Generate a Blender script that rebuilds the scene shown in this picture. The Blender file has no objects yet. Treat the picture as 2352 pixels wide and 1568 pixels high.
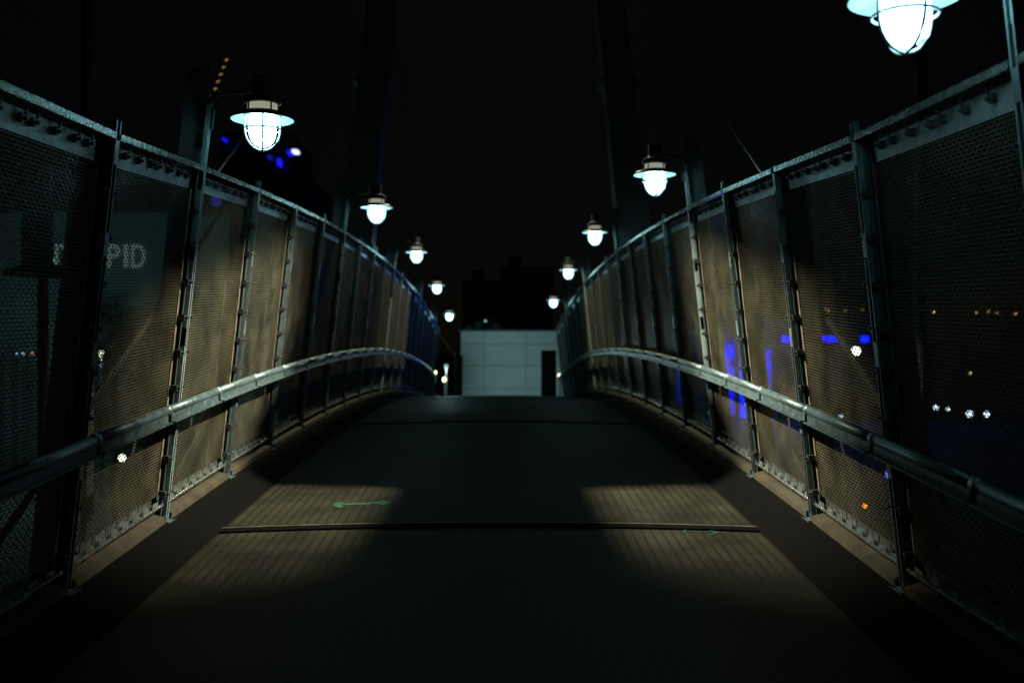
import bpy, bmesh, math, random
from mathutils import Vector, Matrix
random.seed(7)
R = math.radians
C = bpy.context.scene.collection
S = bpy.context.scene

# ------------------------------------------------------------------ camera
CAM = Vector((0.08, 0.0, 8.0))
F_OV = 2287.0                       # focal length in units of a 2352 px wide picture (35 mm)
cam = bpy.data.cameras.new("camera")
cam.lens = 35.0; cam.sensor_width = 36.0
cam.clip_start = 0.05; cam.clip_end = 3000
cam.dof.use_dof = True
cam.dof.focus_distance = 7.2
cam.dof.aperture_fstop = 1.3
cam.dof.aperture_blades = 0
co = bpy.data.objects.new("camera", cam); C.objects.link(co)
co.location = CAM
co.rotation_euler = (R(90) + 6 / F_OV, 0, -28 / F_OV)
S.camera = co

# ------------------------------------------------------------------ world and moon
w = bpy.data.worlds.new("World"); S.world = w; w.use_nodes = True
nt = w.node_tree; nt.nodes.clear()
sky = nt.nodes.new("ShaderNodeTexSky"); sky.sky_type = 'NISHITA'; sky.sun_disc = False
sky.sun_elevation = R(35.0); sky.sun_rotation = R(0)
bg = nt.nodes.new("ShaderNodeBackground"); bg.inputs[1].default_value = 0.00016
wo = nt.nodes.new("ShaderNodeOutputWorld")
nt.links.new(sky.outputs[0], bg.inputs[0]); nt.links.new(bg.outputs[0], wo.inputs[0])
sun = bpy.data.lights.new("moonlight", 'SUN'); sun.energy = 0.002; sun.angle = R(0.5); sun.color = (0.8, 0.95, 1)
so = bpy.data.objects.new("moonlight", sun); C.objects.link(so); so.rotation_euler = (R(40), 0, R(15))
S.view_settings.view_transform = 'Standard'; S.view_settings.look = 'None'
S.view_settings.exposure = 0.0; S.view_settings.gamma = 1.0
S.cycles.use_denoising = True
S.cycles.max_bounces = 6; S.cycles.diffuse_bounces = 2; S.cycles.glossy_bounces = 3
S.cycles.transparent_max_bounces = 8; S.cycles.volume_bounces = 0
S.cycles.sample_clamp_indirect = 4.0
S.cycles.caustics_reflective = False; S.cycles.caustics_refractive = False

# strengths that set the balance of the night
LAMP_EMIT = 12.0
ADDED_FLOOD_W = 13000.0
ADDED_PYLON_FLOOD_W = 3200.0
BLUE_W = 2400.0

# ------------------------------------------------------------------ helpers
class MB:
    def __init__(s): s.v = []; s.f = []
    def quad8(s, p):                                    # 8 corners: bottom ring 0-3, top ring 4-7
        b = len(s.v); s.v += [tuple(q) for q in p]
        for f in ((0,3,2,1),(4,5,6,7),(0,1,5,4),(1,2,6,5),(2,3,7,6),(3,0,4,7)): s.f.append(tuple(b+i for i in f))
        return s
    def box(s, x0, x1, y0, y1, z0, z1):
        return s.quad8([(x0,y0,z0),(x1,y0,z0),(x1,y1,z0),(x0,y1,z0),(x0,y0,z1),(x1,y0,z1),(x1,y1,z1),(x0,y1,z1)])
    def bar(s, a, b, u, v, wu, wv):                     # rectangular bar from a to b, section axes u, v
        a = Vector(a); b = Vector(b); u = Vector(u) * wu / 2; v = Vector(v) * wv / 2
        return s.quad8([a-u-v, a+u-v, a+u+v, a-u+v, b-u-v, b+u-v, b+u+v, b-u+v])
    def tube(s, pts, r, n=8, caps=True):
        pts = [Vector(p) for p in pts]; b = len(s.v); m = len(pts)
        for i, p in enumerate(pts):
            t = (pts[min(i+1, m-1)] - pts[max(i-1, 0)]).normalized()
            up = Vector((0,0,1)) if abs(t.z) < .9 else Vector((1,0,0))
            a = t.cross(up).normalized(); c = t.cross(a)
            rr = r[i] if isinstance(r, (list, tuple)) else r
            for k in range(n):
                g = 2*math.pi*(k+.5)/n
                s.v.append(tuple(p + a*rr*math.cos(g) + c*rr*math.sin(g)))
        for i in range(m-1):
            for k in range(n):
                s.f.append((b+i*n+k, b+i*n+(k+1)%n, b+(i+1)*n+(k+1)%n, b+(i+1)*n+k))
        if caps:
            s.f.append(tuple(b+k for k in reversed(range(n)))); s.f.append(tuple(b+(m-1)*n+k for k in range(n)))
        return s
    def lathe(s, prof, cx, cy, cz, n=24, close=False):  # prof: (radius, height)
        b = len(s.v); m = len(prof)
        for r, h in prof:
            for k in range(n):
                g = 2*math.pi*k/n
                s.v.append((cx + r*math.cos(g), cy + r*math.sin(g), cz + h))
        rng = m if close else m-1
        for i in range(rng):
            j = (i+1) % m
            for k in range(n):
                s.f.append((b+i*n+k, b+i*n+(k+1)%n, b+j*n+(k+1)%n, b+j*n+k))
        return s
    def ring(s, cx, cy, cz, rad, r, n=32, m=6):
        return s.lathe([(rad + r*math.cos(2*math.pi*k/m), r*math.sin(2*math.pi*k/m)) for k in range(m)], cx, cy, cz, n, True)
    def sphere(s, c, r, n=12, m=8, sz=1.0):
        return s.lathe([(r*math.sin(math.pi*i/m)+1e-4, -r*sz*math.cos(math.pi*i/m)) for i in range(m+1)], *c, n)
    def build(s, name, mat, parent=None, smooth=False, origin=None):
        me = bpy.data.meshes.new(name)
        o = Vector(origin) if origin is not None else Vector((0,0,0))
        if parent is not None and origin is None:
            o = world_loc(parent)
        me.from_pydata([tuple(Vector(p)-o) for p in s.v], [], s.f)
        me.materials.append(mat)
        if smooth:
            me.polygons.foreach_set("use_smooth", [True]*len(me.polygons))
        me.update()
        ob = bpy.data.objects.new(name, me); C.objects.link(ob)
        if parent is not None:
            ob.parent = parent; ob.location = o - world_loc(parent)
        else:
            ob.location = o
        return ob

def world_loc(o):
    p = Vector((0,0,0))
    while o is not None:
        p += Vector(o.location); o = o.parent
    return p
def thing(name, label, cat, loc, group=None):
    o = bpy.data.objects.new(name, None); C.objects.link(o); o.location = loc
    o.empty_display_size = .2
    return tag(o, label, cat, group)
def tag(o, label, cat, group=None):
    o["label"] = label; o["category"] = cat
    if group: o["group"] = group
    return o
def struct(o, kind='structure'):
    o["kind"] = kind; return o

# ------------------------------------------------------------------ materials
def mat(name, col, rough=.5, metal=0., var=.15, scale=8., bump=0., bscale=60., stretch=None, spec=.5, dirt=None):
    m = bpy.data.materials.new(name); m.use_nodes = True
    n = m.node_tree.nodes; l = m.node_tree.links; b = n["Principled BSDF"]
    b.inputs["Metallic"].default_value = metal
    b.inputs["Specular IOR Level"].default_value = spec
    tc = n.new("ShaderNodeTexCoord"); mp = n.new("ShaderNodeMapping")
    if stretch: mp.inputs["Scale"].default_value = stretch
    l.new(tc.outputs["Object"], mp.inputs[0])
    nz = n.new("ShaderNodeTexNoise"); nz.inputs["Scale"].default_value = scale; nz.inputs["Detail"].default_value = 6
    l.new(mp.outputs[0], nz.inputs["Vector"])
    rp = n.new("ShaderNodeValToRGB")
    rp.color_ramp.elements[0].position = .3; rp.color_ramp.elements[1].position = .7
    d = dirt if dirt else [c*(1-var) for c in col]
    rp.color_ramp.elements[0].color = (*d, 1)
    rp.color_ramp.elements[1].color = (*[min(1, c*(1+var)) for c in col], 1)
    l.new(nz.outputs["Fac"], rp.inputs[0]); l.new(rp.outputs[0], b.inputs["Base Color"])
    mr = n.new("ShaderNodeMapRange"); mr.inputs[3].default_value = max(.05, rough-.12); mr.inputs[4].default_value = min(1, rough+.12)
    l.new(nz.outputs["Fac"], mr.inputs[0]); l.new(mr.outputs[0], b.inputs["Roughness"])
    if bump:
        n2 = n.new("ShaderNodeTexNoise"); n2.inputs["Scale"].default_value = bscale; n2.inputs["Detail"].default_value = 4
        l.new(mp.outputs[0], n2.inputs["Vector"])
        bp = n.new("ShaderNodeBump"); bp.inputs["Strength"].default_value = bump; bp.inputs["Distance"].default_value = .01
        l.new(n2.outputs["Fac"], bp.inputs["Height"]); l.new(bp.outputs[0], b.inputs["Normal"])
    return m
def emit(name, col, strength, mottle=0):
    m = bpy.data.materials.new(name); m.use_nodes = True
    n = m.node_tree.nodes; l = m.node_tree.links; n.clear()
    e = n.new("ShaderNodeEmission"); e.inputs[0].default_value = (*col, 1); e.inputs[1].default_value = strength
    o = n.new("ShaderNodeOutputMaterial"); l.new(e.outputs[0], o.inputs[0])
    if mottle:
        tc = n.new("ShaderNodeTexCoord"); nz = n.new("ShaderNodeTexNoise"); nz.inputs["Scale"].default_value = mottle; nz.inputs["Detail"].default_value = 4
        mr = n.new("ShaderNodeMapRange"); mr.inputs[1].default_value = .30; mr.inputs[2].default_value = .62; mr.inputs[3].default_value = .02*strength; mr.inputs[4].default_value = 1.3*strength
        l.new(tc.outputs["Object"], nz.inputs[0]); l.new(nz.outputs["Fac"], mr.inputs[0]); l.new(mr.outputs[0], e.inputs[1])
    return m

M_galv = mat("galvanised_steel", (.19,.245,.265), .40, .75, .25, 14, .15, 90)
M_rail = mat("worn_rail_steel", (.21,.245,.25), .26, .8, .3, 22, .25, 120, dirt=(.13,.125,.11))
M_hand = mat("handrail_steel", (.10,.15,.165), .45, .65, .3, 18, .2, 110, dirt=(.05,.075,.08))
M_post = mat("grey_post_paint", (.055,.082,.092), .45, .2, .2, 10, .12, 70)
M_pole = mat("lamp_pole_paint", (.30,.39,.41), .4, .25, .15, 10, .1, 60)
M_dark = mat("dark_bolt_steel", (.06,.065,.07), .45, .6, .3, 30)
M_mesh = mat("bronze_wire", (.112,.105,.070), .42, .4, .3, 3, dirt=(.045,.043,.031))
M_frame= mat("mesh_edge_bar", (.16,.135,.11), .5, .3, .25, 12, .1)
M_head = mat("header_plate_steel", (.32,.35,.38), .35, .7, .3, 9, .15, 40)
M_lamp = mat("lamp_housing_paint", (.035,.055,.065), .4, .3, .15, 12)
M_hat  = mat("lamp_shade_enamel", (.70,.76,.80), .3, .1, .1, 10)
M_bulb = emit("lit_lamp_glass", (.44, .95, 1.0), LAMP_EMIT)
M_coll = emit("lit_collar_glass", (.95, .95, .72), .30)
M_joint= mat("joint_metal", (.065,.058,.042), .6, .3, .4, 9)
M_kerb = mat("ochre_kerb_paint", (.024,.018,.0055), .75, 0, .3, 5, .4, 50, dirt=(.008,.007,.005))
M_shade_seal  = mat("edge_shade_and_seal_rubber", (.0012,.0012,.0012), .9, 0, .4, 14, .4, 60, spec=.05)  # near black: shade painted along the deck edges, also the joint rubber
M_fin  = mat("fin_paint", (.13,.165,.17), .5, .1, .2, 3)
M_pylon= mat("pylon_paint", (.17,.20,.205), .5, .1, .2, 1.5)
M_cable= mat("stay_cable", (.22,.26,.27), .45, .5, .2, 10)
M_pan  = mat("white_cladding", (.56,.66,.65), .5, 0, .06, 1.2)
M_seam = mat("cladding_core", (.12,.13,.13), .7, 0, .1, 2)
M_bldg = mat("dark_building_wall", (.09,.13,.13), .8, 0, .25, .4)
M_black= mat("black_post_paint", (.012,.013,.013), .6, 0, .3, 4)
M_asph = mat("asphalt", (.05,.05,.05), .85, 0, .25, .3, .3, 20)
M_green= mat("green_spray_paint", (.003,.042,.018), .7, 0, .6, 14)
M_leaf = mat("dark_leaves", (.05,.07,.03), .6, 0, .4, 3)
M_bark = mat("bark", (.07,.055,.04), .9, 0, .3, 6, .5, 30)
M_water= mat("river_water", (.008,.012,.015), .12, 0, .2, .2, .6, .6)

def deck_mat():
    m = mat("striped_deck", (.0180,.0172,.0090), .62, 0, .35, 2.2, .35, 140, spec=.25)
    n = m.node_tree.nodes; l = m.node_tree.links; b = n["Principled BSDF"]
    tc = n.new("ShaderNodeTexCoord"); wv = n.new("ShaderNodeTexWave")
    wv.wave_type = 'BANDS'; wv.bands_direction = 'X'; wv.inputs["Scale"].default_value = 11.8 / 3.14159 ; wv.inputs["Distortion"].default_value = .6
    wv.inputs["Detail"].default_value = 2; wv.inputs["Detail Scale"].default_value = 3
    l.new(tc.outputs["Object"], wv.inputs[0])
    rp = n.new("ShaderNodeValToRGB"); rp.color_ramp.elements[0].position = .06; rp.color_ramp.elements[1].position = .3
    rp.color_ramp.elements[0].color = (.34,.34,.34,1)
    l.new(wv.outputs["Fac"], rp.inputs[0])
    src = b.inputs["Base Color"].links[0].from_socket
    mx = n.new("ShaderNodeMix"); mx.data_type = 'RGBA'; mx.blend_type = 'MULTIPLY'; mx.inputs[0].default_value = 1
    l.new(src, mx.inputs[6]); l.new(rp.outputs[0], mx.inputs[7])  # multiplies lengthwise dark bands into the deck colour
    sp = n.new("ShaderNodeTexNoise"); sp.inputs["Scale"].default_value = 1.1; sp.inputs["Detail"].default_value = 8
    l.new(tc.outputs["Object"], sp.inputs[0])
    r2 = n.new("ShaderNodeValToRGB"); r2.color_ramp.elements[0].position = .35; r2.color_ramp.elements[0].color = (.42,.42,.42,1); r2.color_ramp.elements[1].position = .65
    l.new(sp.outputs["Fac"], r2.inputs[0])
    m2 = n.new("ShaderNodeMix"); m2.data_type = 'RGBA'; m2.blend_type = 'MULTIPLY'; m2.inputs[0].default_value = 1
    l.new(mx.outputs[2], m2.inputs[6]); l.new(r2.outputs[0], m2.inputs[7]); l.new(m2.outputs[2], b.inputs["Base Color"])
    return m
M_deck = deck_mat()

# ------------------------------------------------------------------ the bridge's shape
BAY = 1.85
Y0, NB = 0.74, 21                    # first post, number of bays
XB, LEAN, HF = 2.70, .108, 2.80      # half width at the fence foot, inward lean per metre, fence height
def base(y):                         # height of the fence foot along the arched deck
    yy = max(y, 3.0)
    z = CAM.z - (1.0 + .0029*(yy-19)**2)
    if y < 7: z += .012*(7-yy)**2
    if y < 3: z += .0029*2*16*(y-3)*.35
    return z
def P(s, y, h, inn=0.0): return Vector((s*(XB - LEAN*h - inn), y, base(y)+h))
def up(s): return Vector((-s*LEAN, 0, 1)).normalized()
def side(s): return Vector((s, 0, s*s*LEAN)).normalized()   # outward, square to the leaning fence
posts_y = [Y0 + BAY*i for i in range(NB+1)]; posts_y[2] -= .13
YE = posts_y[-1]

# ------------------------------------------------------------------ ground, water, deck
g = MB(); g.box(-700, 60, -100, 900, -1, 0); struct(g.build("ground", M_asph))
g = MB(); g.box(60.0, 700, -100, 900, -1.5, -.5); struct(g.build("water", M_water))
def deck_z(x, y): return base(y) - .25 + .045*(1-(x/2.3)**2)
d = MB(); ys = [-3 + .5*i for i in range(int((YE+4+3)/.5)+1)]; xs = [-2.9 + 5.8*i/24 for i in range(25)]
for y in ys:
    for x in xs: d.v.append((x, y, deck_z(x, y)))
nx = len(xs)
for j in range(len(ys)-1):
    for i in range(nx-1): d.f.append((j*nx+i, j*nx+i+1, (j+1)*nx+i+1, (j+1)*nx+i))
nb = len(d.v)
for y in ys:
    for x in (xs[0], xs[-1]): d.v.append((x, y, base(y)-.6))
for j in range(len(ys)-1):
    a, b_, c, e = nb+2*j, nb+2*j+1, nb+2*j+3, nb+2*j+2
    d.f.append((a, b_, c, e)); d.f.append((j*nx, (j+1)*nx, e, a)); d.f.append((b_, j*nx+nx-1, (j+1)*nx+nx-1, c)[::-1])
deck = struct(d.build("bridge_deck", M_deck, smooth=True))
deck.data.polygons.foreach_set("use_smooth", [True]*len(deck.data.polygons))
def across(y, x0, x1, wy, h, name, m, n=20):
    b = MB()
    for k in range(n):
        a0 = x0+(x1-x0)*k/n; a1 = x0+(x1-x0)*(k+1)/n
        b.quad8([(a0,y-wy/2,deck_z(a0,y)-.01),(a1,y-wy/2,deck_z(a1,y)-.01),(a1,y+wy/2,deck_z(a1,y+wy/2)-.01),(a0,y+wy/2,deck_z(a0,y+wy/2)-.01),
                 (a0,y-wy/2,deck_z(a0,y)+h),(a1,y-wy/2,deck_z(a1,y)+h),(a1,y+wy/2,deck_z(a1,y)+h),(a0,y+wy/2,deck_z(a0,y)+h)])
    return b.build(name, m, deck)
for yj in (8.5, 15.9, 23.5):
    across(yj, -2.26, 2.26, .34, .005, "joint_seal", M_shade_seal)
    across(yj, -2.30, 2.30, .05, .010, "joint_bar", M_joint)
# sprayed green marks on the deck
def spray(cx, cy, L, a, w_, name="sprayed_arrow"):
    b = MB(); ca, sa = math.cos(a), math.sin(a)
    def strip(pts, wd):
        for (p, q) in zip(pts, pts[1:]):
            n_ = Vector((-(q[1]-p[1]), q[0]-p[0])).normalized()*wd/2
            k = [(p[0]-n_.x,p[1]-n_.y),(q[0]-n_.x,q[1]-n_.y),(q[0]+n_.x,q[1]+n_.y),(p[0]+n_.x,p[1]+n_.y)]
            k = [(cx+x*ca-y*sa, cy+x*sa+y*ca) for x, y in k]
            i = len(b.v); b.v += [(x, y, deck_z(x, y)+.005) for x, y in k]; b.f.append((i,i+1,i+2,i+3))
    strip([(-L/2,-.03),(-L/4,.01),(0,0),(L/4,.02),(L/2,.01)], w_)
    strip([(L/2-.1,.10),(L/2,.01),(L/2-.08,-.08)], w_); strip([(-L/2+.05,.09),(-L/2,-.03),(-L/2+.07,-.12)], w_)
    b.build(name, M_green, deck)
spray(-1.20, 9.3, .50, .03, .065); spray(1.75, 8.27, .30, -.06, .02, "sprayed_mark")

for s, nm in ((-1, "left"), (1, "right")):
    k = MB(); q = MB(); gd = MB()
    for i in range(NB+2):
        y0 = Y0-BAY+BAY*i + .09; y1 = y0 + BAY - .18
        z0, z1 = base(y0), base(y1)
        k.quad8([(s*2.602,y0,z0-.22),(s*2.71,y0,z0-.22),(s*2.71,y1,z1-.22),(s*2.602,y1,z1-.22),
                 (s*2.61,y0,z0-.045),(s*2.71,y0,z0-.02),(s*2.71,y1,z1-.02),(s*2.61,y1,z1-.045)])
    struct(k.build("kerb", M_kerb))
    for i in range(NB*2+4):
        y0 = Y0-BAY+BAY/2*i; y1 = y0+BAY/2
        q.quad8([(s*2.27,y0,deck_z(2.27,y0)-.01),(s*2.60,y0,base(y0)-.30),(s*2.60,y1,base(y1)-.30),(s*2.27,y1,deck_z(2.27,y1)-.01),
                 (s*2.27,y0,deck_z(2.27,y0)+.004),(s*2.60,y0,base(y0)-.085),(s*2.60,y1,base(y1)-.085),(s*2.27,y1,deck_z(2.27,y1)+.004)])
    struct(q.build("edge_shade_strip", M_shade_seal))  # dark strip painted in for the slanted shadow beside the kerb

# ------------------------------------------------------------------ mesh fences
LAMP_Y = {1: [posts_y[2+4*k] for k in range(5)], -1: [posts_y[4+4*k] for k in range(5)]}
def wire_panel(s, y0, y1, crimp):
    b = MB(); h0, h1 = .13, 2.60; ph, pv = .0225, .030
    yv = Vector((0, 1, 0)); o = side(s); u = up(s)
    nh = int((h1-h0)/ph)
    for k in range(nh+1):
        h = h0+ph*k; a = P(s,y0,h); c = P(s,y1,h)
        b.bar(a, c, o, u, .0045, .0044)
    nv = int((y1-y0)/pv)
    for k in range(nv+1):
        y = y0 + (y1-y0)*k/nv
        if not crimp:
            b.bar(P(s,y,h0)-o*.004, P(s,y,h1)-o*.004, yv, o, .0046, .004)
        else:
            i0 = len(b.v); hw = .0023
            for j in range(nh+1):
                sg = 1 if (j+k) % 2 else -1
                c = P(s, y, h0+ph*j) + o*sg*.0045
                for du, dv in ((-1,-1),(1,-1),(1,1),(-1,1)): b.v.append(tuple(c+yv*du*hw+o*dv*.002))
            for j in range(nh):
                for e in range(4): b.f.append((i0+4*j+e, i0+4*j+(e+1)%4, i0+4*j+4+(e+1)%4, i0+4*j+4+e))
    return b

def build_fence(s):
    where = "left" if s < 0 else "right"
    t = thing("mesh_fence", f"tall inward-leaning bronze wire mesh fence on grey posts along the {where} side of the footbridge",
              "fence", P(s, Y0, 0), "mesh fences of the footbridge")
    yv = Vector((0,1,0)); o = side(s); u = up(s)
    made = {}; rest = {}
    def some(name, mb, m, parent):                     # the nearest hundred stand alone, the rest become one part
        if mb.v[0][1] > 3 and made.get(name, 0) < 96:
            made[name] = made.get(name, 0)+1; mb.build(name, m, parent)
        else:
            q = rest.setdefault(name, (MB(), m))[0]; i0 = len(q.v)
            q.v += mb.v; q.f += [tuple(i0+e for e in f) for f in mb.f]
    for i in range(NB):
        a, c = posts_y[i], posts_y[i+1]
        near = c < 17
        y0, y1 = a+.085, c-.085
        wire_panel(s, y0, y1, a < 13).build("mesh_panel", M_mesh, t)
        # edge bars of the panel
        for yy in (y0, y1): MB().bar(P(s,yy,.10)-o*.008, P(s,yy,2.60)-o*.008, yv, o, .035, .006).build("edge_bar", M_frame, t)
        # top rail: an angle, with the plate the mesh hangs from
        r = MB()
        r.bar(P(s,a+.04,2.79)-o*.03, P(s,c-.04,2.79)-o*.03, o, u, .11, .012)
        r.bar(P(s,a+.04,2.773)-o*.083, P(s,c-.04,2.773)-o*.083, o, u, .008, .036)
        r.build("top_rail", M_rail, t)
        hp = MB(); hp.bar(P(s,y0+.06,2.66)-o*.004, P(s,y1-.06,2.66)-o*.004, o, u, .006, .13)
        hdr = hp.build("hanger_plate", M_head, t)
        if i < 15:
            for k in (0.10,.26,.42,.50,.66,.82,.93):
                ev = MB(); yy = y0+.08+(y1-y0-.16)*k; c0 = P(s,yy,2.685)-o*.02
                ev.tube([c0+o*.014, c0-o*.012], .026, 10); ev.tube([c0-o*.013, c0-o*.035], .012, 6)
                ev.bar(c0-o*.02+u*.02, c0-o*.02+u*.055, yv, o, .012, .012)
                some("hanger_bolt", ev, M_dark, hdr)
        # bottom channel with slotted tabs
        bc = MB(); bc.bar(P(s,a+.05,.045)-o*.0, P(s,c-.05,.045)-o*.0, o, u, .07, .008)
        bc.bar(P(s,a+.05,.075)+o*.03, P(s,c-.05,.075)+o*.03, o, u, .006, .06)
        bc.tube([P(s,a+.05,.05)-o*.045, P(s,c-.05,.05)-o*.045], .014, 8)
        bc.build("bottom_channel", M_rail, t)
        if near or a < 22:
            for k in range(8):
                tb = MB(); yy = y0+.10+(y1-y0-.2)*k/7
                tb.bar(P(s,yy-.06,.075)-o*.03, P(s,yy+.06,.075)-o*.03, o, u, .006, .032)
                tb.tube([P(s,yy+.055,.06)-o*.03, P(s,yy+.055,.14)-o*.03], .006, 6)
                some("slotted_tab", tb, M_galv, t)
    for i, y in enumerate(posts_y):
        lampy = any(abs(y-q) < .01 for q in LAMP_Y[s])
        near = y < 20
        p = MB()
        topz = 2.78
        p.bar(P(s,y,-.10)+o*.057, P(s,y,topz)+o*.057, yv, o, .010, .186)              # web
        p.bar(P(s,y,-.10)-o*.036, P(s,y,2.775)-o*.036, yv, o, .105, .010)           # inner flange
        p.bar(P(s,y,-.10)+o*.155, P(s,y,2.775)+o*.155, yv, o, .105, .010)
        p.bar(P(s,y,-.10)-o*.01, P(s,y,-.075)-o*.01, yv, o, .20, .24)               # foot plate
        for dy in (-.07, .07):
            p.tube([P(s,y+dy,-.09)-o*.09, P(s,y+dy,-.03)-o*.09], .016, 6)
        po = p.build("post", M_post, t)
        if not lampy:
            hh = 2.875 if i % 2 else 2.81
            for dy in (-.030, .030): MB().bar(P(s,y+dy,-.06)-o*.060, P(s,y+dy,hh)-o*.060, yv, o, .009, .038).build("flat_bar", M_galv, po)
        if near:
            for hk in (.62, 1.33, 2.02, 2.60):
                cl = MB(); cl.bar(P(s,y,hk)-o*.058, P(s,y,hk+.15)-o*.058, yv, o, .062, .046)
                cl.build("clip_box", M_galv, po)
            for k in range(9):
                h = .12+.285*k
                for sg in (-1, 1):
                    ck = MB(); ck.bar(P(s,y+sg*.062,h)-o*.044, P(s,y+sg*.062,h+.045)-o*.044, yv, o, .05, .05)
                    ck.tube([P(s,y+sg*.062,h+.022)-o*.068, P(s,y+sg*.062,h+.022)-o*.09], .011, 6)
                    some("mesh_clamp", ck, M_dark, po)
        if lampy:
            # the post's web runs on above the rail as a flat fin with a slanted head
            fn = MB(); q0 = P(s,y,2.785)-o*.036; q1 = P(s,y,3.66)-o*.036
            fn.quad8([q0-yv*.007, q0+o*.186-yv*.007, q0+o*.186+yv*.007, q0+yv*.007,
                      q1-yv*.007, q1+o*.186-u*.12-yv*.007, q1+o*.186-u*.12+yv*.007, q1+yv*.007])
            fn.build("fin", M_fin, t)
    # slanting rods outside the mesh
    for k in range(-1, 9):
        yt = posts_y[5] + 2*BAY*k
        rd = MB(); rd.tube([P(s, yt, 2.75)+o*.16, P(s, yt-4.7, -.1)+o*.22], .024, 6)
        rd.build("diagonal_rod", M_black, t)
    for name, (mb, m) in rest.items(): struct(mb.build(name, m, t), 'stuff')
    return t
fences = {s: build_fence(s) for s in (-1, 1)}

# ------------------------------------------------------------------ handrails
def build_handrail(s):
    where = "left" if s < 0 else "right"
    t = thing("handrail", f"round steel handrail on brackets running up and over the crest along the {where} fence",
              "handrail", P(s, Y0, 0), "handrails of the footbridge")
    u = up(s); o = side(s); yv = Vector((0,1,0))
    ends = [Y0-1.2+1.32*k for k in range(32)]
    for a, c in zip(ends, ends[1:]):
        if c > YE+.5: break
        tb = MB(); lo = MB(); sl = MB()
        hd = lambda q: .89 - .011*max(0, 7-max(q, 3))**2
        c0 = P(s,a,hd(a),.20); c1 = P(s,c,hd(c),.20)
        tb.tube([c0, c1], .034, 14)
        for q, dr in ((c0, c1-c0),):
            dd = dr.normalized(); sl.tube([q-dd*.035, q+dd*.035], .039, 14)
        d1 = (c1-c0).normalized()*.05
        lo.bar(c0+d1+Vector((0,0,-.058)), c1-d1*.2+Vector((0,0,-.058)), Vector((1,0,0)), Vector((0,0,1)), .032, .055)
        lo.bar(c0+d1+Vector((0,0,-.09)), c1-d1*.2+Vector((0,0,-.09)), Vector((1,0,0)), Vector((0,0,1)), .10, .010)
        tb.build("tube", M_hand, t, True); lo.build("underplate", M_hand, t); sl.build("sleeve", M_galv, t, True)
    for y in posts_y[:]:
        b = MB()
        b.bar(P(s,y,.80,.20), P(s,y,.76,.04), yv, u, .05, .022)
        b.bar(P(s,y,.68,.048), P(s,y,.84,.048), yv, o, .07, .012)
        for dy in (-.035,.035): b.tube([P(s,y+dy,.775,.19), P(s,y+dy,.745,.19)], .010, 6)
        b.build("bracket", M_galv, t)
for s in (-1, 1): build_handrail(s)

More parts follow.
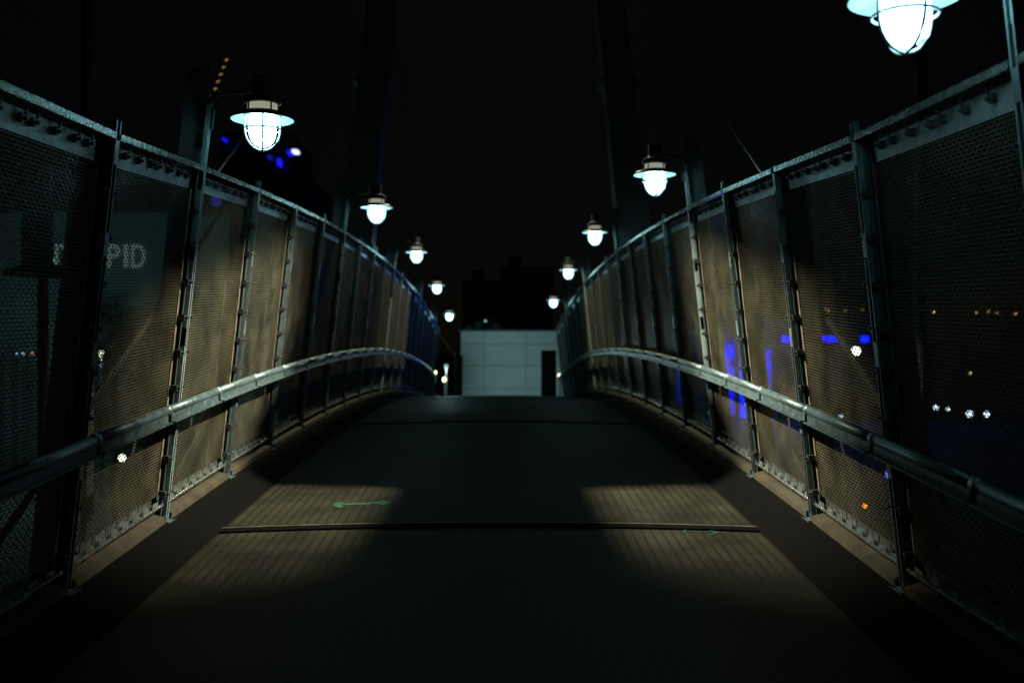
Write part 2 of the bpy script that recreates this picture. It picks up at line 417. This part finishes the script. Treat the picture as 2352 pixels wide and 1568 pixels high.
# ------------------------------------------------------------------ lamps on the fences
def build_lamp(s, y, label):
    hz = base(y)+(3.17 if y > 5 else 3.135); hx = s*1.887+(.035 if y < 5 else .02 if s > 0 else .06)
    t = thing("bridge_lamp", label, "lamp", P(s, y, -.09, .08), "lamps along the bridge fences")
    o = side(s); u = up(s); yv = Vector((0,1,0))
    p = MB()
    for dy in (-.026, .026): p.bar(P(s,y+dy,-.08)-o*.062, P(s,y+dy,3.30)-o*.062, yv, o, .010, .036)
    for hk in (.3, 1.2, 2.1, 2.95): p.bar(P(s,y,hk)-o*.060, P(s,y,hk+.12)-o*.060, yv, o, .06, .010)
    p.build("pole", M_pole, t)
    b = MB(); b.bar(P(s,y,3.10)-o*.085, P(s,y,3.27)-o*.085, yv, o, .045, .04); b.build("junction_box", M_lamp, t)
    a = MB(); q = P(s,y,3.24)-o*.062; ax = q.x
    a.tube([(ax, y, hz+.10), (ax, y, hz+.16), (ax-s*.03, y, hz+.195), (ax-s*.08, y-.01, hz+.205), (hx+s*.06, y-.11 if y > 5 else y+.18, hz+.215)], .019, 8)
    a.tube([(ax, y, hz-.02), (ax-s*.04, y, hz+.10), (ax-s*.13, y, hz+.19)], .010, 6)
    a.build("arm", M_lamp, t, True)
    yp = y; y = y-.12 if y > 5 else y+.19
    h = MB(); h.lathe([(.001,.32),(.075,.32),(.078,.30),(.078,.19),(.085,.175),(.125,.165),(.150,.15),(.150,.105),(.135,.096),(.001,.096)], hx, y, hz, 28)
    h.build("housing", M_lamp, t)
    c = MB(); c.lathe([(.118,.096),(.118,.034)], hx, y, hz, 28); c.build("collar", M_coll, t, True)
    for k in range(4):
        c = MB(); g_ = math.pi/4+math.pi/2*k; c.tube([(hx+.126*math.cos(g_), y+.126*math.sin(g_), hz+.10), (hx+.126*math.cos(g_), y+.126*math.sin(g_), hz+.02)], .007, 6)
        c.build("collar_strut", M_lamp, t)
    f = MB(); f.lathe([(.110,.034),(.150,.034),(.200,.016),(.252,-.022),(.250,-.028),(.198,.008),(.148,.024),(.110,.024)], hx, y, hz, 40, True)
    f.build("shade", M_lamp, t, True)  # dark paint stands in for the lampshade's unlit top
    f = MB(); f.lathe([(.112,.020),(.148,.020),(.198,.004),(.248,-.030)], hx, y, hz, 40); f.build("reflector", M_hat, t, True)
    gl = MB(); gl.lathe([(.090,.022),(.106,.0),(.108,-.06),(.108,-.12),(.103,-.16),(.088,-.20),(.060,-.232),(.030,-.246),(.001,-.250)], hx, y, hz, 24)
    gl.build("glass_globe", M_bulb, t, True)
    cg = MB()
    for k in range(2):
        g_ = .25+math.pi/2*k; pts = []
        for j in range(21):
            if j < 4: r_, z_ = .140, .02-.03*j
            else:
                th = (j-4)/12*math.pi; r_, z_ = .140*math.cos(th), -.10-.175*math.sin(th)
            if j > 16: r_, z_ = -.140, -.10+.03*(j-16)
            pts.append((hx+r_*math.cos(g_), y+r_*math.sin(g_), hz+z_))
        cg.tube(pts, .0085, 6)
    cg.ring(hx, y, hz-.105, .145, .007); cg.ring(hx, y, hz+.004, .136, .009)
    cg.sphere((hx, y, hz-.277), .013, 8, 6)
    cg.build("guard_cage", M_hat, t, True)
    return t
names_r = ["nearest caged bridge lamp over the right fence, cut off by the photo's top edge",
           "caged bridge lamp in front of the right pylon, second from the front on that fence",
           "third caged bridge lamp from the front over the right fence, near the crest",
           "fourth caged bridge lamp along the right fence, second smallest on that side",
           "farthest and smallest caged bridge lamp of the right fence, above the dark gate post"]
names_l = ["largest caged bridge lamp over the left fence, in front of the blue lights",
           "second caged bridge lamp from the front over the left fence, next to the left pylon",
           "third caged bridge lamp from the front over the left fence, middle of its row",
           "fourth caged bridge lamp along the left fence, just past the crest",
           "farthest and smallest caged bridge lamp of the left fence, left of the white wall"]
for y, n_ in zip(LAMP_Y[1], names_r): build_lamp(1, y, n_)
for y, n_ in zip(LAMP_Y[-1], names_l): build_lamp(-1, y, n_)

# ------------------------------------------------------------------ pylons and stay cables
for s in (-1, 1):
    where = "left" if s < 0 else "right"
    t = thing("pylon", f"tall dark leaning bridge pylon rising behind the {where} fence at the crest", "pylon", (s*3.95, 21.2, 0), "bridge pylons")
    b = MB(); top = 19.0
    def sec(z, w_, dp):
        x = s*(3.28 - .105*(z-base(21.2))); return [(x-w_/2, 21.2-dp, z), (x+w_/2, 21.2-dp, z), (x+w_/2, 21.2+dp, z), (x-w_/2, 21.2+dp, z)]
    b.quad8(sec(0, .95, .45)+sec(base(21.2)+1.0, .74, .35)); b.quad8(sec(base(21.2)+1.0, .74, .35)+sec(top, .50, .25))
    b.build("shaft", M_pylon, t)
    for z in (base(21.2)+3.0, base(21.2)+6.5, base(21.2)+9.6):
        b = MB(); b.quad8(sec(z, .80, .38)+sec(z+.10, .79, .375))
        b.build("collar_plate", M_pylon, t)
    for yt, hz in ((8.9, 8.6), (1.0, 9.6), (33.0, 8.6)):
        pz = CAM.z+hz; b = MB(); b.tube([P(s, yt, 2.80)+side(s)*.05, (s*(3.28-.105*(pz-base(21.2)))+s*.05, 21.2, pz)], .011, 6)
        b.build("stay_cable", M_cable, t)

# ------------------------------------------------------------------ added floodlights for the warm patches, outside the fences (just above the picture)
for s in (-1, 1):
    fy = 9.9 if s < 0 else 9.2
    zb = base(8.8); L = Vector((s*3.78, fy, zb+5.6))
    where = "left" if s < 0 else "right"
    t = thing("added_floodlight_pole", f"slim added floodlight pole standing outside the {where} fence", "floodlight", (s*4.0, fy, 0), "added floodlight poles outside the fences")
    b = MB(); b.tube([(s*4.0, fy, 0), (s*4.0, fy, zb+5.8)], .06, 10); b.tube([(s*4.0, fy, zb+5.7), (L.x+s*.12, fy, zb+5.7)], .03, 8); b.build("pole", M_black, t)  # pole and arm made only for the added floodlight
    tg = [Vector((-s*.95, 5.0, zb-.1)), Vector((-s*.95, 10.0, zb-.02)), Vector((-s*2.55, 10.4, base(10.4))), Vector((-s*2.42, 15.5, base(15.5)+2.9)), Vector((-s*2.5, 7.0, zb+1.6))]
    dr = [(q-L).normalized() for q in tg]
    h = MB(); i0 = 0; cen = sum(dr, Vector())/5
    for q in dr: h.v.append(tuple(L - cen*.10 + (q-cen)*.45))
    for q in dr: h.v.append(tuple(L + q*.50))
    for k in range(5): h.f.append((k, (k+1)%5, 5+(k+1)%5, 5+k))
    h.f.append((0,1,2,3,4))
    h.build("added_beam_hood", M_black, t)  # opening shaped to cut the edges of the deck patch
    l = bpy.data.lights.new("added_flood_lamp", 'SPOT'); l.energy = ADDED_FLOOD_W; l.color = (1.0, .92, .66); l.shadow_soft_size = .012
    l.spot_size = R(54); l.spot_blend = 1.0
    lo = bpy.data.objects.new("added_flood_lamp", l); C.objects.link(lo); lo.parent = t
    lo.location = L - Vector(t.location)
    aim = Vector((-s*2.10, 10.1, zb+.7)) - L
    lo.rotation_euler = aim.to_track_quat('-Z', 'Y').to_euler()

# floodlights added high on the pylons to brighten the far mesh, hooded
for s in (-1, 1):
    zc = base(21.0); L = Vector((s*1.95, 20.6, zc+9.3))
    where = "left" if s < 0 else "right"
    t = thing("added_pylon_floodlight", f"added hooded floodlight high on the {where} pylon, shining on the opposite fence", "floodlight", (s*2.2, 20.9, zc+9.45), "added floodlights on the pylons")
    b = MB(); b.tube([(s*2.25, 21.0, zc+9.42), (L.x, L.y, L.z+.06)], .03, 8); b.build("bracket", M_black, t)  # bracket made only for the added pylon floodlight
    tg = [Vector((-s*2.50, 8.5, base(8.5)+.15)), Vector((-s*2.50, 28, base(28)+.35)), Vector((-s*2.42, 28, base(28)+2.9)), Vector((-s*2.42, 8.5, base(8.5)+2.95))]
    dr = [(q-L).normalized() for q in tg]; cen = sum(dr, Vector())/4
    h = MB()
    for q in dr: h.v.append(tuple(L - cen*.10 + (q-cen)*.75))
    for q in dr: h.v.append(tuple(L + q*.60))
    for k in range(4): h.f.append((k, (k+1)%4, 4+(k+1)%4, 4+k))
    h.f.append((0,1,2,3)); h.build("added_beam_hood", M_black, t)
    l = bpy.data.lights.new("added_flood_lamp", 'SPOT'); l.energy = ADDED_PYLON_FLOOD_W; l.color = (1.0, .93, .58); l.shadow_soft_size = .007
    l.spot_size = R(150); l.spot_blend = .3
    lo = bpy.data.objects.new("added_flood_lamp", l); C.objects.link(lo); lo.parent = t; lo.location = L - Vector(t.location)
    lo.rotation_euler = (Vector((-s*2.45, 21, zc+1.2))-L).to_track_quat('-Z', 'Y').to_euler()

# ------------------------------------------------------------------ the far end of the bridge
def W(xo, yo, Z): return Vector((CAM.x + (xo-1148)/F_OV*Z, Z, CAM.z + (790-yo)/F_OV*Z))
tz = CAM.z-3.55
b = MB(); b.box(-9, 9, YE+2.0, 75, 0, tz); struct(b.build("plaza", M_asph))
t = thing("white_cabin", "white panel-clad cabin wall closing the view past the crest of the bridge", "cabin", (W(1180,790,52).x, 52, tz))
b = MB(); xl, xr = W(1058,790,52).x, W(1302,790,52).x; zt = W(1100,760,52).z
b.box(xl+.02, xr-.02, 52.0, 56, tz, zt-.02); b.build("core", M_seam, t)
vx = [1058, 1112, 1208, 1302]; hy = [760, 790, 840, 893, 945]
for i in range(3):
    for j in range(4):
        x0, x1 = W(vx[i],0,52).x+.012, W(vx[i+1],0,52).x-.012
        z1, z0 = W(0,hy[j],52).z-.014, max(W(0,hy[j+1],52).z+.014, tz)
        b = MB(); b.box(x0, x1, 51.94, 52.02, z0, z1); b.build("cladding_panel", M_pan, t)
b = MB(); b.box(xl-.1, xr+.1, 51.85, 56.1, zt, zt+.12); b.build("roof_edge", M_black, t)
for xa, xb_, yt, lab in ((1040,1062,818,"dark square gate post left of the white cabin"), (1243,1277,804,"wider dark square gate post in front of the white cabin's right end")):
    a, c = W(xa,yt,44), W(xb_,yt,44)
    g_ = thing("gate_post", lab, "post", ((a.x+c.x)/2, 44, tz), "gate posts at the bridge end")
    b = MB(); b.box(a.x, c.x, 43.8, 44.2, tz, a.z-.05); b.build("shaft", M_black, g_)
    b = MB(); b.box(a.x-.03, c.x+.03, 43.77, 44.23, a.z-.05, a.z); b.build("cap", M_black, g_)
def small_lamp(xo, yo, Z, rpx, col, st, label, name="bollard_light", cat="light", group=None, ground=None, pole=.04, light=0, wash=None):
    c = W(xo, yo, Z); gz = tz if ground is None else ground
    t = thing(name, label, cat, (c.x, c.y, gz), group)
    r = rpx/F_OV*Z
    p = MB(); p.tube([(c.x, c.y, gz), (c.x, c.y, c.z-r*.8)], pole, 8); p.build("post", M_black, t)
    key = ("lit_bulb", col, st)
    m = small_lamp.mats.setdefault(key, emit("lit_bulb", col, st))
    b = MB(); b.sphere(c, r, 10, 6); b.build("bulb", m, t, True)
    if light:
        l = bpy.data.lights.new("added_lamp_light", 'POINT'); l.energy = light; l.color = wash or col; l.shadow_soft_size = .1  # unseen light added at the bulb to brighten walls; wash tints it
        lo = bpy.data.objects.new("added_lamp_light", l); C.objects.link(lo); lo.parent = t; lo.location = Vector((c.x, c.y-r-.15, c.z)) - Vector(t.location)
    return t
small_lamp.mats = {}
YW = (1.0, .95, .45)
small_lamp(998, 855, 45, 4.5, YW, 6, "yellow-white bollard light beside the end of the left handrail, upper of the close pair", group="bollard lights past the crest")
small_lamp(1022, 871, 47, 5.5, YW, 6, "round yellow-white bollard light at the foot of the left gate post", group="bollard lights past the crest")
small_lamp(1287, 863, 47, 5.5, YW, 6, "round yellow-white bollard light right of the wide gate post", group="bollard lights past the crest")
small_lamp(1025, 841, 46, 5, (.55,.97,1), .5, "pale green-white globe lamp above the bollard lights at the left gate post", name="globe_lamp", cat="lamp", light=480)

# ------------------------------------------------------------------ town behind the right fence
SHORE = [(1820,711),(1898,711),(1905,714),(1945,713),(1985,713),(2022,714),(2080,714),(2112,714),(2128,712),(2150,716),(2250,718),(2278,716),(2296,718),(2340,719)]
side_words = {}
for i, (x, y) in enumerate(SHORE):
    small_lamp(x, y+random.uniform(-2,3), 260, 1.3+random.random()*1.3, (1,.5,.12), random.choice((1.2,2,3.5)), "tiny orange street lamp in the row on the far shore seen through the right fence", name="street_lamp", cat="street lamp", group="orange lamps on the far shore", ground=-.5, pole=.12)
cold = (.62,.85,1.0)
small_lamp(1970, 806, 90, 10, (1,.97,.8), 7, "big bright white floodlight behind the right fence between two posts", name="quay_lamp", cat="lamp", ground=0, pole=.08)
for x, y, r_, lb in ((2155,936,5,"bluish quay lamp behind the right fence, leftmost of four low ones"), (2183,940,3.5,"faintest bluish quay lamp, second of the four low ones behind the right fence"),
                  (2233,951,7,"largest bluish quay lamp, third of the four low ones behind the right fence"), (2273,952,6,"bluish quay lamp behind the right fence, rightmost of four low ones")):
    small_lamp(x, y, 5*2287/(y-790), r_, cold, 3, lb, name="quay_lamp", cat="lamp", group="bluish lamps on the quay", ground=0, pole=.05)
small_lamp(1635, 946, 72, 5, cold, 2.2, "pale blurred quay lamp low behind the far part of the right fence", name="quay_lamp", cat="lamp", ground=0, pole=.05)
small_lamp(1905, 945, 73, 3, cold, 1.5, "small quay lamp just above the right handrail, left of a close pair", name="quay_lamp", cat="lamp", ground=0, pole=.05)
small_lamp(1935, 956, 69, 4, cold, 2, "small quay lamp just above the right handrail, right of a close pair", name="quay_lamp", cat="lamp", ground=0, pole=.05)
small_lamp(2047, 1090, 36, 9, (.12,.14,1), 4, "blue lamp low behind the right fence under the handrail", name="marker_lamp", cat="lamp", ground=0, pole=.04)
small_lamp(1990, 1163, 30, 5, (1,.22,.02), 5, "small orange-red lamp low behind the right fence under the handrail", name="marker_lamp", cat="lamp", ground=0, pole=.03)
small_lamp(2235, 857, 80, 3, (1,.75,.4), 1.2, "faint amber lamp behind the right fence near the picture edge", name="marker_lamp", cat="lamp", ground=0, pole=.05)

M_blue = emit("blue_led", (.001,.006,1.0), 10, .9); M_blue2 = emit("dim_blue_led", (.004,.007,1.0), 3, .8); M_blue3 = emit("faint_blue", (.03,.03,1), .25)
Zb = 105
t = thing("waterfront_building", "dark waterfront building with vertical blue light strips behind the right fence", "building", (W(1740,0,Zb+6).x, Zb+6, 0))
b = MB(); b.box(W(1540,0,Zb).x, W(2110,0,Zb).x, Zb+.3, Zb+12, 0, W(0,745,Zb).z); b.build("wall", M_black, t)
b = MB(); b.box(W(1535,0,Zb).x, W(2115,0,Zb).x, Zb+.1, Zb+12.2, W(0,745,Zb).z, W(0,735,Zb).z); b.build("roof", M_black, t)
for x0, x1, y0, y1, m_ in ((1668,1690,775,958,M_blue2),(1704,1729,790,958,M_blue),(1556,1568,782,930,M_blue2),(1740,1752,770,880,M_blue2),(1762,1775,800,930,M_blue2),(1632,1638,870,905,M_blue2),(1795,1806,980,1045,M_blue2),(1780,1788,945,975,M_blue2)):
    b = MB(); b.box(W(x0,0,Zb).x, W(x1,0,Zb).x, Zb+.15, Zb+.295, W(0,y1,Zb).z, W(0,y0,Zb).z); b.build("light_strip", m_, t)
for x0, x1 in ((1800,1836),(1880,1898),(1904,1930),(1984,2000),(2018,2032),(2088,2094)):
    b = MB(); b.box(W(x0,0,Zb).x, W(x1,0,Zb).x, Zb+.15, Zb+.295, W(0,785,Zb).z, W(0,772,Zb).z); b.build("light_band", M_blue, t)

l = bpy.data.lights.new("added_blue_wash", 'POINT'); l.energy = BLUE_W; l.color = (.02,.08,1); l.shadow_soft_size = 1.2  # unseen point light added to tint the left handrail blue
lo = bpy.data.objects.new("added_blue_wash", l); C.objects.link(lo); lo.parent = t; lo.location = Vector((W(1717,0,Zb).x, Zb-4.0, 7.0)) - Vector(t.location)

# ------------------------------------------------------------------ behind the left fence
t = thing("museum_building", "dark building with pale capital letters on its wall behind the left fence", "building", (W(200,0,66).x, 66, 0))
b = MB(); b.box(W(-260,0,60).x, W(640,0,60).x, 60, 76, 0, W(0,490,60).z); b.build("wall", M_bldg, t)
b = MB(); b.box(W(-265,0,60).x, W(645,0,60).x, 59.8, 76.2, W(0,490,60).z, W(0,484,60).z); b.build("parapet", M_black, t)
M_sign = emit("backlit_letters", (.55,.85,.80), .17)
dg = bpy.context.evaluated_depsgraph_get()
LETTERS = [(95,9),(124,30),(160,31),(194,30),(231,27),(266,29),(294,9),(322,31)]
for k, ch in enumerate("INTREPID"):
    fc = bpy.data.curves.new("lettering", 'FONT'); fc.body = ch; fc.size = 2.0; fc.extrude = .06; fc.offset = .03; fc.align_x = 'CENTER'
    fo = bpy.data.objects.new("lettering_curve", fc); C.objects.link(fo); dg = bpy.context.evaluated_depsgraph_get()
    me = bpy.data.meshes.new_from_object(fo.evaluated_get(dg)); bpy.data.objects.remove(fo)
    me.materials.clear(); me.materials.append(M_sign)
    xa = [v.co.x for v in me.vertices]; ya = [v.co.y for v in me.vertices]
    cx, wd = LETTERS[k]; wd = wd/F_OV*60; hh = 54/F_OV*60
    for v in me.vertices:
        v.co.x = (v.co.x-(max(xa)+min(xa))/2)*wd/(max(xa)-min(xa)); v.co.y = (v.co.y-min(ya))*hh/(max(ya)-min(ya))
    ltr = bpy.data.objects.new("letter", me); C.objects.link(ltr); ltr.parent = t
    ltr.rotation_euler = (R(90),0,0)
    ltr.location = Vector((W(cx,0,60).x, 59.93, W(0,616,60).z)) - Vector(t.location)
small_lamp(238, 812, 52, 6, (1,.98,.55), 8, "bright yellow-white lamp beside the dark post of the left fence", name="yard_lamp", cat="lamp", ground=0, pole=.05, light=1000, wash=(.45,1,.92))
small_lamp(285, 1050, 34, 8, (1,1,.72), 6, "white lamp low behind the left fence under the handrail", name="yard_lamp", cat="lamp", ground=0, pole=.04)
for x, cl in ((45,(.4,.6,1)),(60,(.6,.8,1)),(80,(1,.6,.25)),(104,(.6,.8,1))):
    small_lamp(x, 812, 58, 2.0, cl, 2, "tiny distant lamp in a low row at the left picture edge", name="row_lamp", cat="lamp", group="tiny lamps at the left edge", ground=0, pole=.04)
t = thing("tower_block", "black tower block with a few small blue lights behind the largest left lamp", "building", (W(590,0,95).x, 100, 0))
b = MB(); b.box(W(440,0,95).x, W(700,0,95).x, 95, 110, 0, W(0,400,95).z); b.box(W(500,0,95).x, W(660,0,95).x, 96, 108, W(0,400,95).z, W(0,300,95).z); b.build("wall", M_black, t)
M_b3 = emit("blue_marker", (.01,.01,1), .9); M_b4 = emit("pale_marker", (.55,.6,1), 2.0); M_o3 = emit("warm_marker", (1,.6,.4), 2.0)
for x, y, sx, sy, m_ in ((514,320,2.5,2.5,M_b3),(640,372,3,8,M_b3),(677,347,6,3,M_b4),(664,350,4,4,M_b3),(618,360,3,4,M_blue3),(497,460,8,12,M_blue3),(545,462,5,9,M_blue3),(597,474,7,14,M_o3)):
    a = W(x-sx,y+sy,94.6); c = W(x+sx,y-sy,94.6); b = MB(); b.box(a.x,c.x,94.6,95.9,a.z,c.z); b.build("blue_light" if m_ is not M_o3 else "warm_light", m_, t)
t = thing("string_lights", "string of small amber bulbs climbing steeply beside the largest left lamp", "string lights", W(388,486,92))
A_, B_ = W(388,486,92), W(522,140,92); b = MB(); b.tube([A_, B_], .02, 5); b.build("cable", M_black, t)
M_am = emit("amber_bulb", (1,.62,.18), .7)
for k in range(22):
    if 9 <= k <= 11: continue
    q = A_.lerp(B_, k/21); b = MB(); b.tube([q-Vector((.10,0,.05)), q+Vector((.10,0,.06))], .038, 6); b.build("bulb", M_am, t)

# a dark disc-shaped lamp outside the left fence and a tree beyond it
c = W(163, 628, 6.75); c.x = min(c.x, -2.98)
t = thing("yard_post", "unlit black post with a wide flat disc just outside the left fence", "post", (c.x, c.y, 0))
b = MB(); b.tube([(c.x-.02, c.y, 0), (c.x-.02, c.y, c.z)], .035, 10); b.tube([(c.x-.06, c.y, c.z), (c.x-.06, c.y, c.z+.72)], .10, 12); b.build("pole", M_black, t)
b = MB(); b.lathe([(.001,.05),(.14,.05),(.26,.01),(.26,-.02),(.001,-.02)], c.x, c.y, c.z, 28); b.build("disc", M_black, t)
def tree(x, y, hgt, rad, label, seed):
    rnd = random.Random(seed); t = thing("tree", label, "tree", (x, y, 0))
    b = MB(); b.tube([(x,y,0),(x+.1,y,hgt*.3),(x-.05,y,hgt*.6),(x+.1,y,hgt*.85)], [.2,.16,.1,.03], 8)
    tips = []
    for k in range(16):
        z0 = hgt*(.25+.6*k/16); a = k*2.4; r_ = rad*(.5+.5*rnd.random())*(1-.4*k/16)
        e = Vector((x+r_*math.cos(a), y+r_*math.sin(a), z0+hgt*.14)); b.tube([(x,y,z0), ((x+e.x)/2, (y+e.y)/2, z0+hgt*.09), tuple(e)], [.05,.035,.012], 5); tips.append(e)
    b.build("trunk", M_bark, t)
    f = MB()
    for e in tips:
        for k in range(150):
            p = e + Vector((rnd.gauss(0,rad*.22), rnd.gauss(0,rad*.22), rnd.gauss(0,hgt*.05)))
            u_ = Vector((rnd.gauss(0,1),rnd.gauss(0,1),rnd.gauss(0,1))).normalized()*.11; v_ = u_.orthogonal().normalized()*.06
            i0 = len(f.v); f.v += [tuple(p-u_), tuple(p+v_), tuple(p+u_), tuple(p-v_)]; f.f.append((i0,i0+1,i0+2,i0+3))
    f.build("crown", M_leaf, t)
tree(W(270,0,46).x, 46, W(0,690,46).z, 1.9, "dark leafy tree behind the left fence beside the bright yellow-white lamp", 3)

# odds and ends past the crest
t = thing("stair_rail", "slanting steel rail running down from the end of the left fence to the gate post", "rail", W(1000,757,40.4))
b = MB(); b.tube([W(1000,757,40.4), W(1046,815,43.6)], .03, 8); b.build("tube", M_hand, t)
b = MB(); q = W(1046,815,43.6); b.tube([q, (q.x, q.y, tz)], .025, 8); b.build("post", M_hand, t)
for x0, x1, y1, lab in ((1072,1084,750,"smallest pale box on the roof of the white cabin"), (1091,1106,741,"pale roof box on the white cabin next to the teal lamp"), (1128,1146,744,"wider pale roof box on the white cabin, rightmost of three")):
    a, c = W(x0,y1,53.5), W(x1,y1,53.5)
    t = thing("roof_unit", lab, "roof box", ((a.x+c.x)/2, 53.5, zt+.12), "boxes on the cabin roof")
    b = MB(); b.box(a.x, c.x, 53.3, 53.8, zt+.12, a.z); b.build("body", M_pan, t)
    b = MB(); b.box(a.x-.02, c.x+.02, 53.27, 53.83, a.z, a.z+.04); b.build("lid", M_galv, t)
small_lamp(1115, 737, 53, 3, (.25,1,.95), .5, "dim teal lamp on the roof of the white cabin", name="roof_lamp", cat="lamp", ground=zt+.12, pole=.02)

for x0, x1, y1, lab in ((1062,1150,645,"black city block rising behind the left half of the white cabin"), (1150,1272,612,"taller black city block behind the right half of the white cabin")):
    a, c = W(x0,y1,120), W(x1,y1,120)
    t = thing("city_block", lab, "building", ((a.x+c.x)/2, 126, 0))
    b = MB(); b.box(a.x, c.x-.05, 120, 134, 0, a.z); b.build("wall", M_black, t)
    b = MB(); b.box(a.x+1, a.x+2.6, 124, 127, a.z, a.z+1.6); b.build("roof_tank", M_black, t)
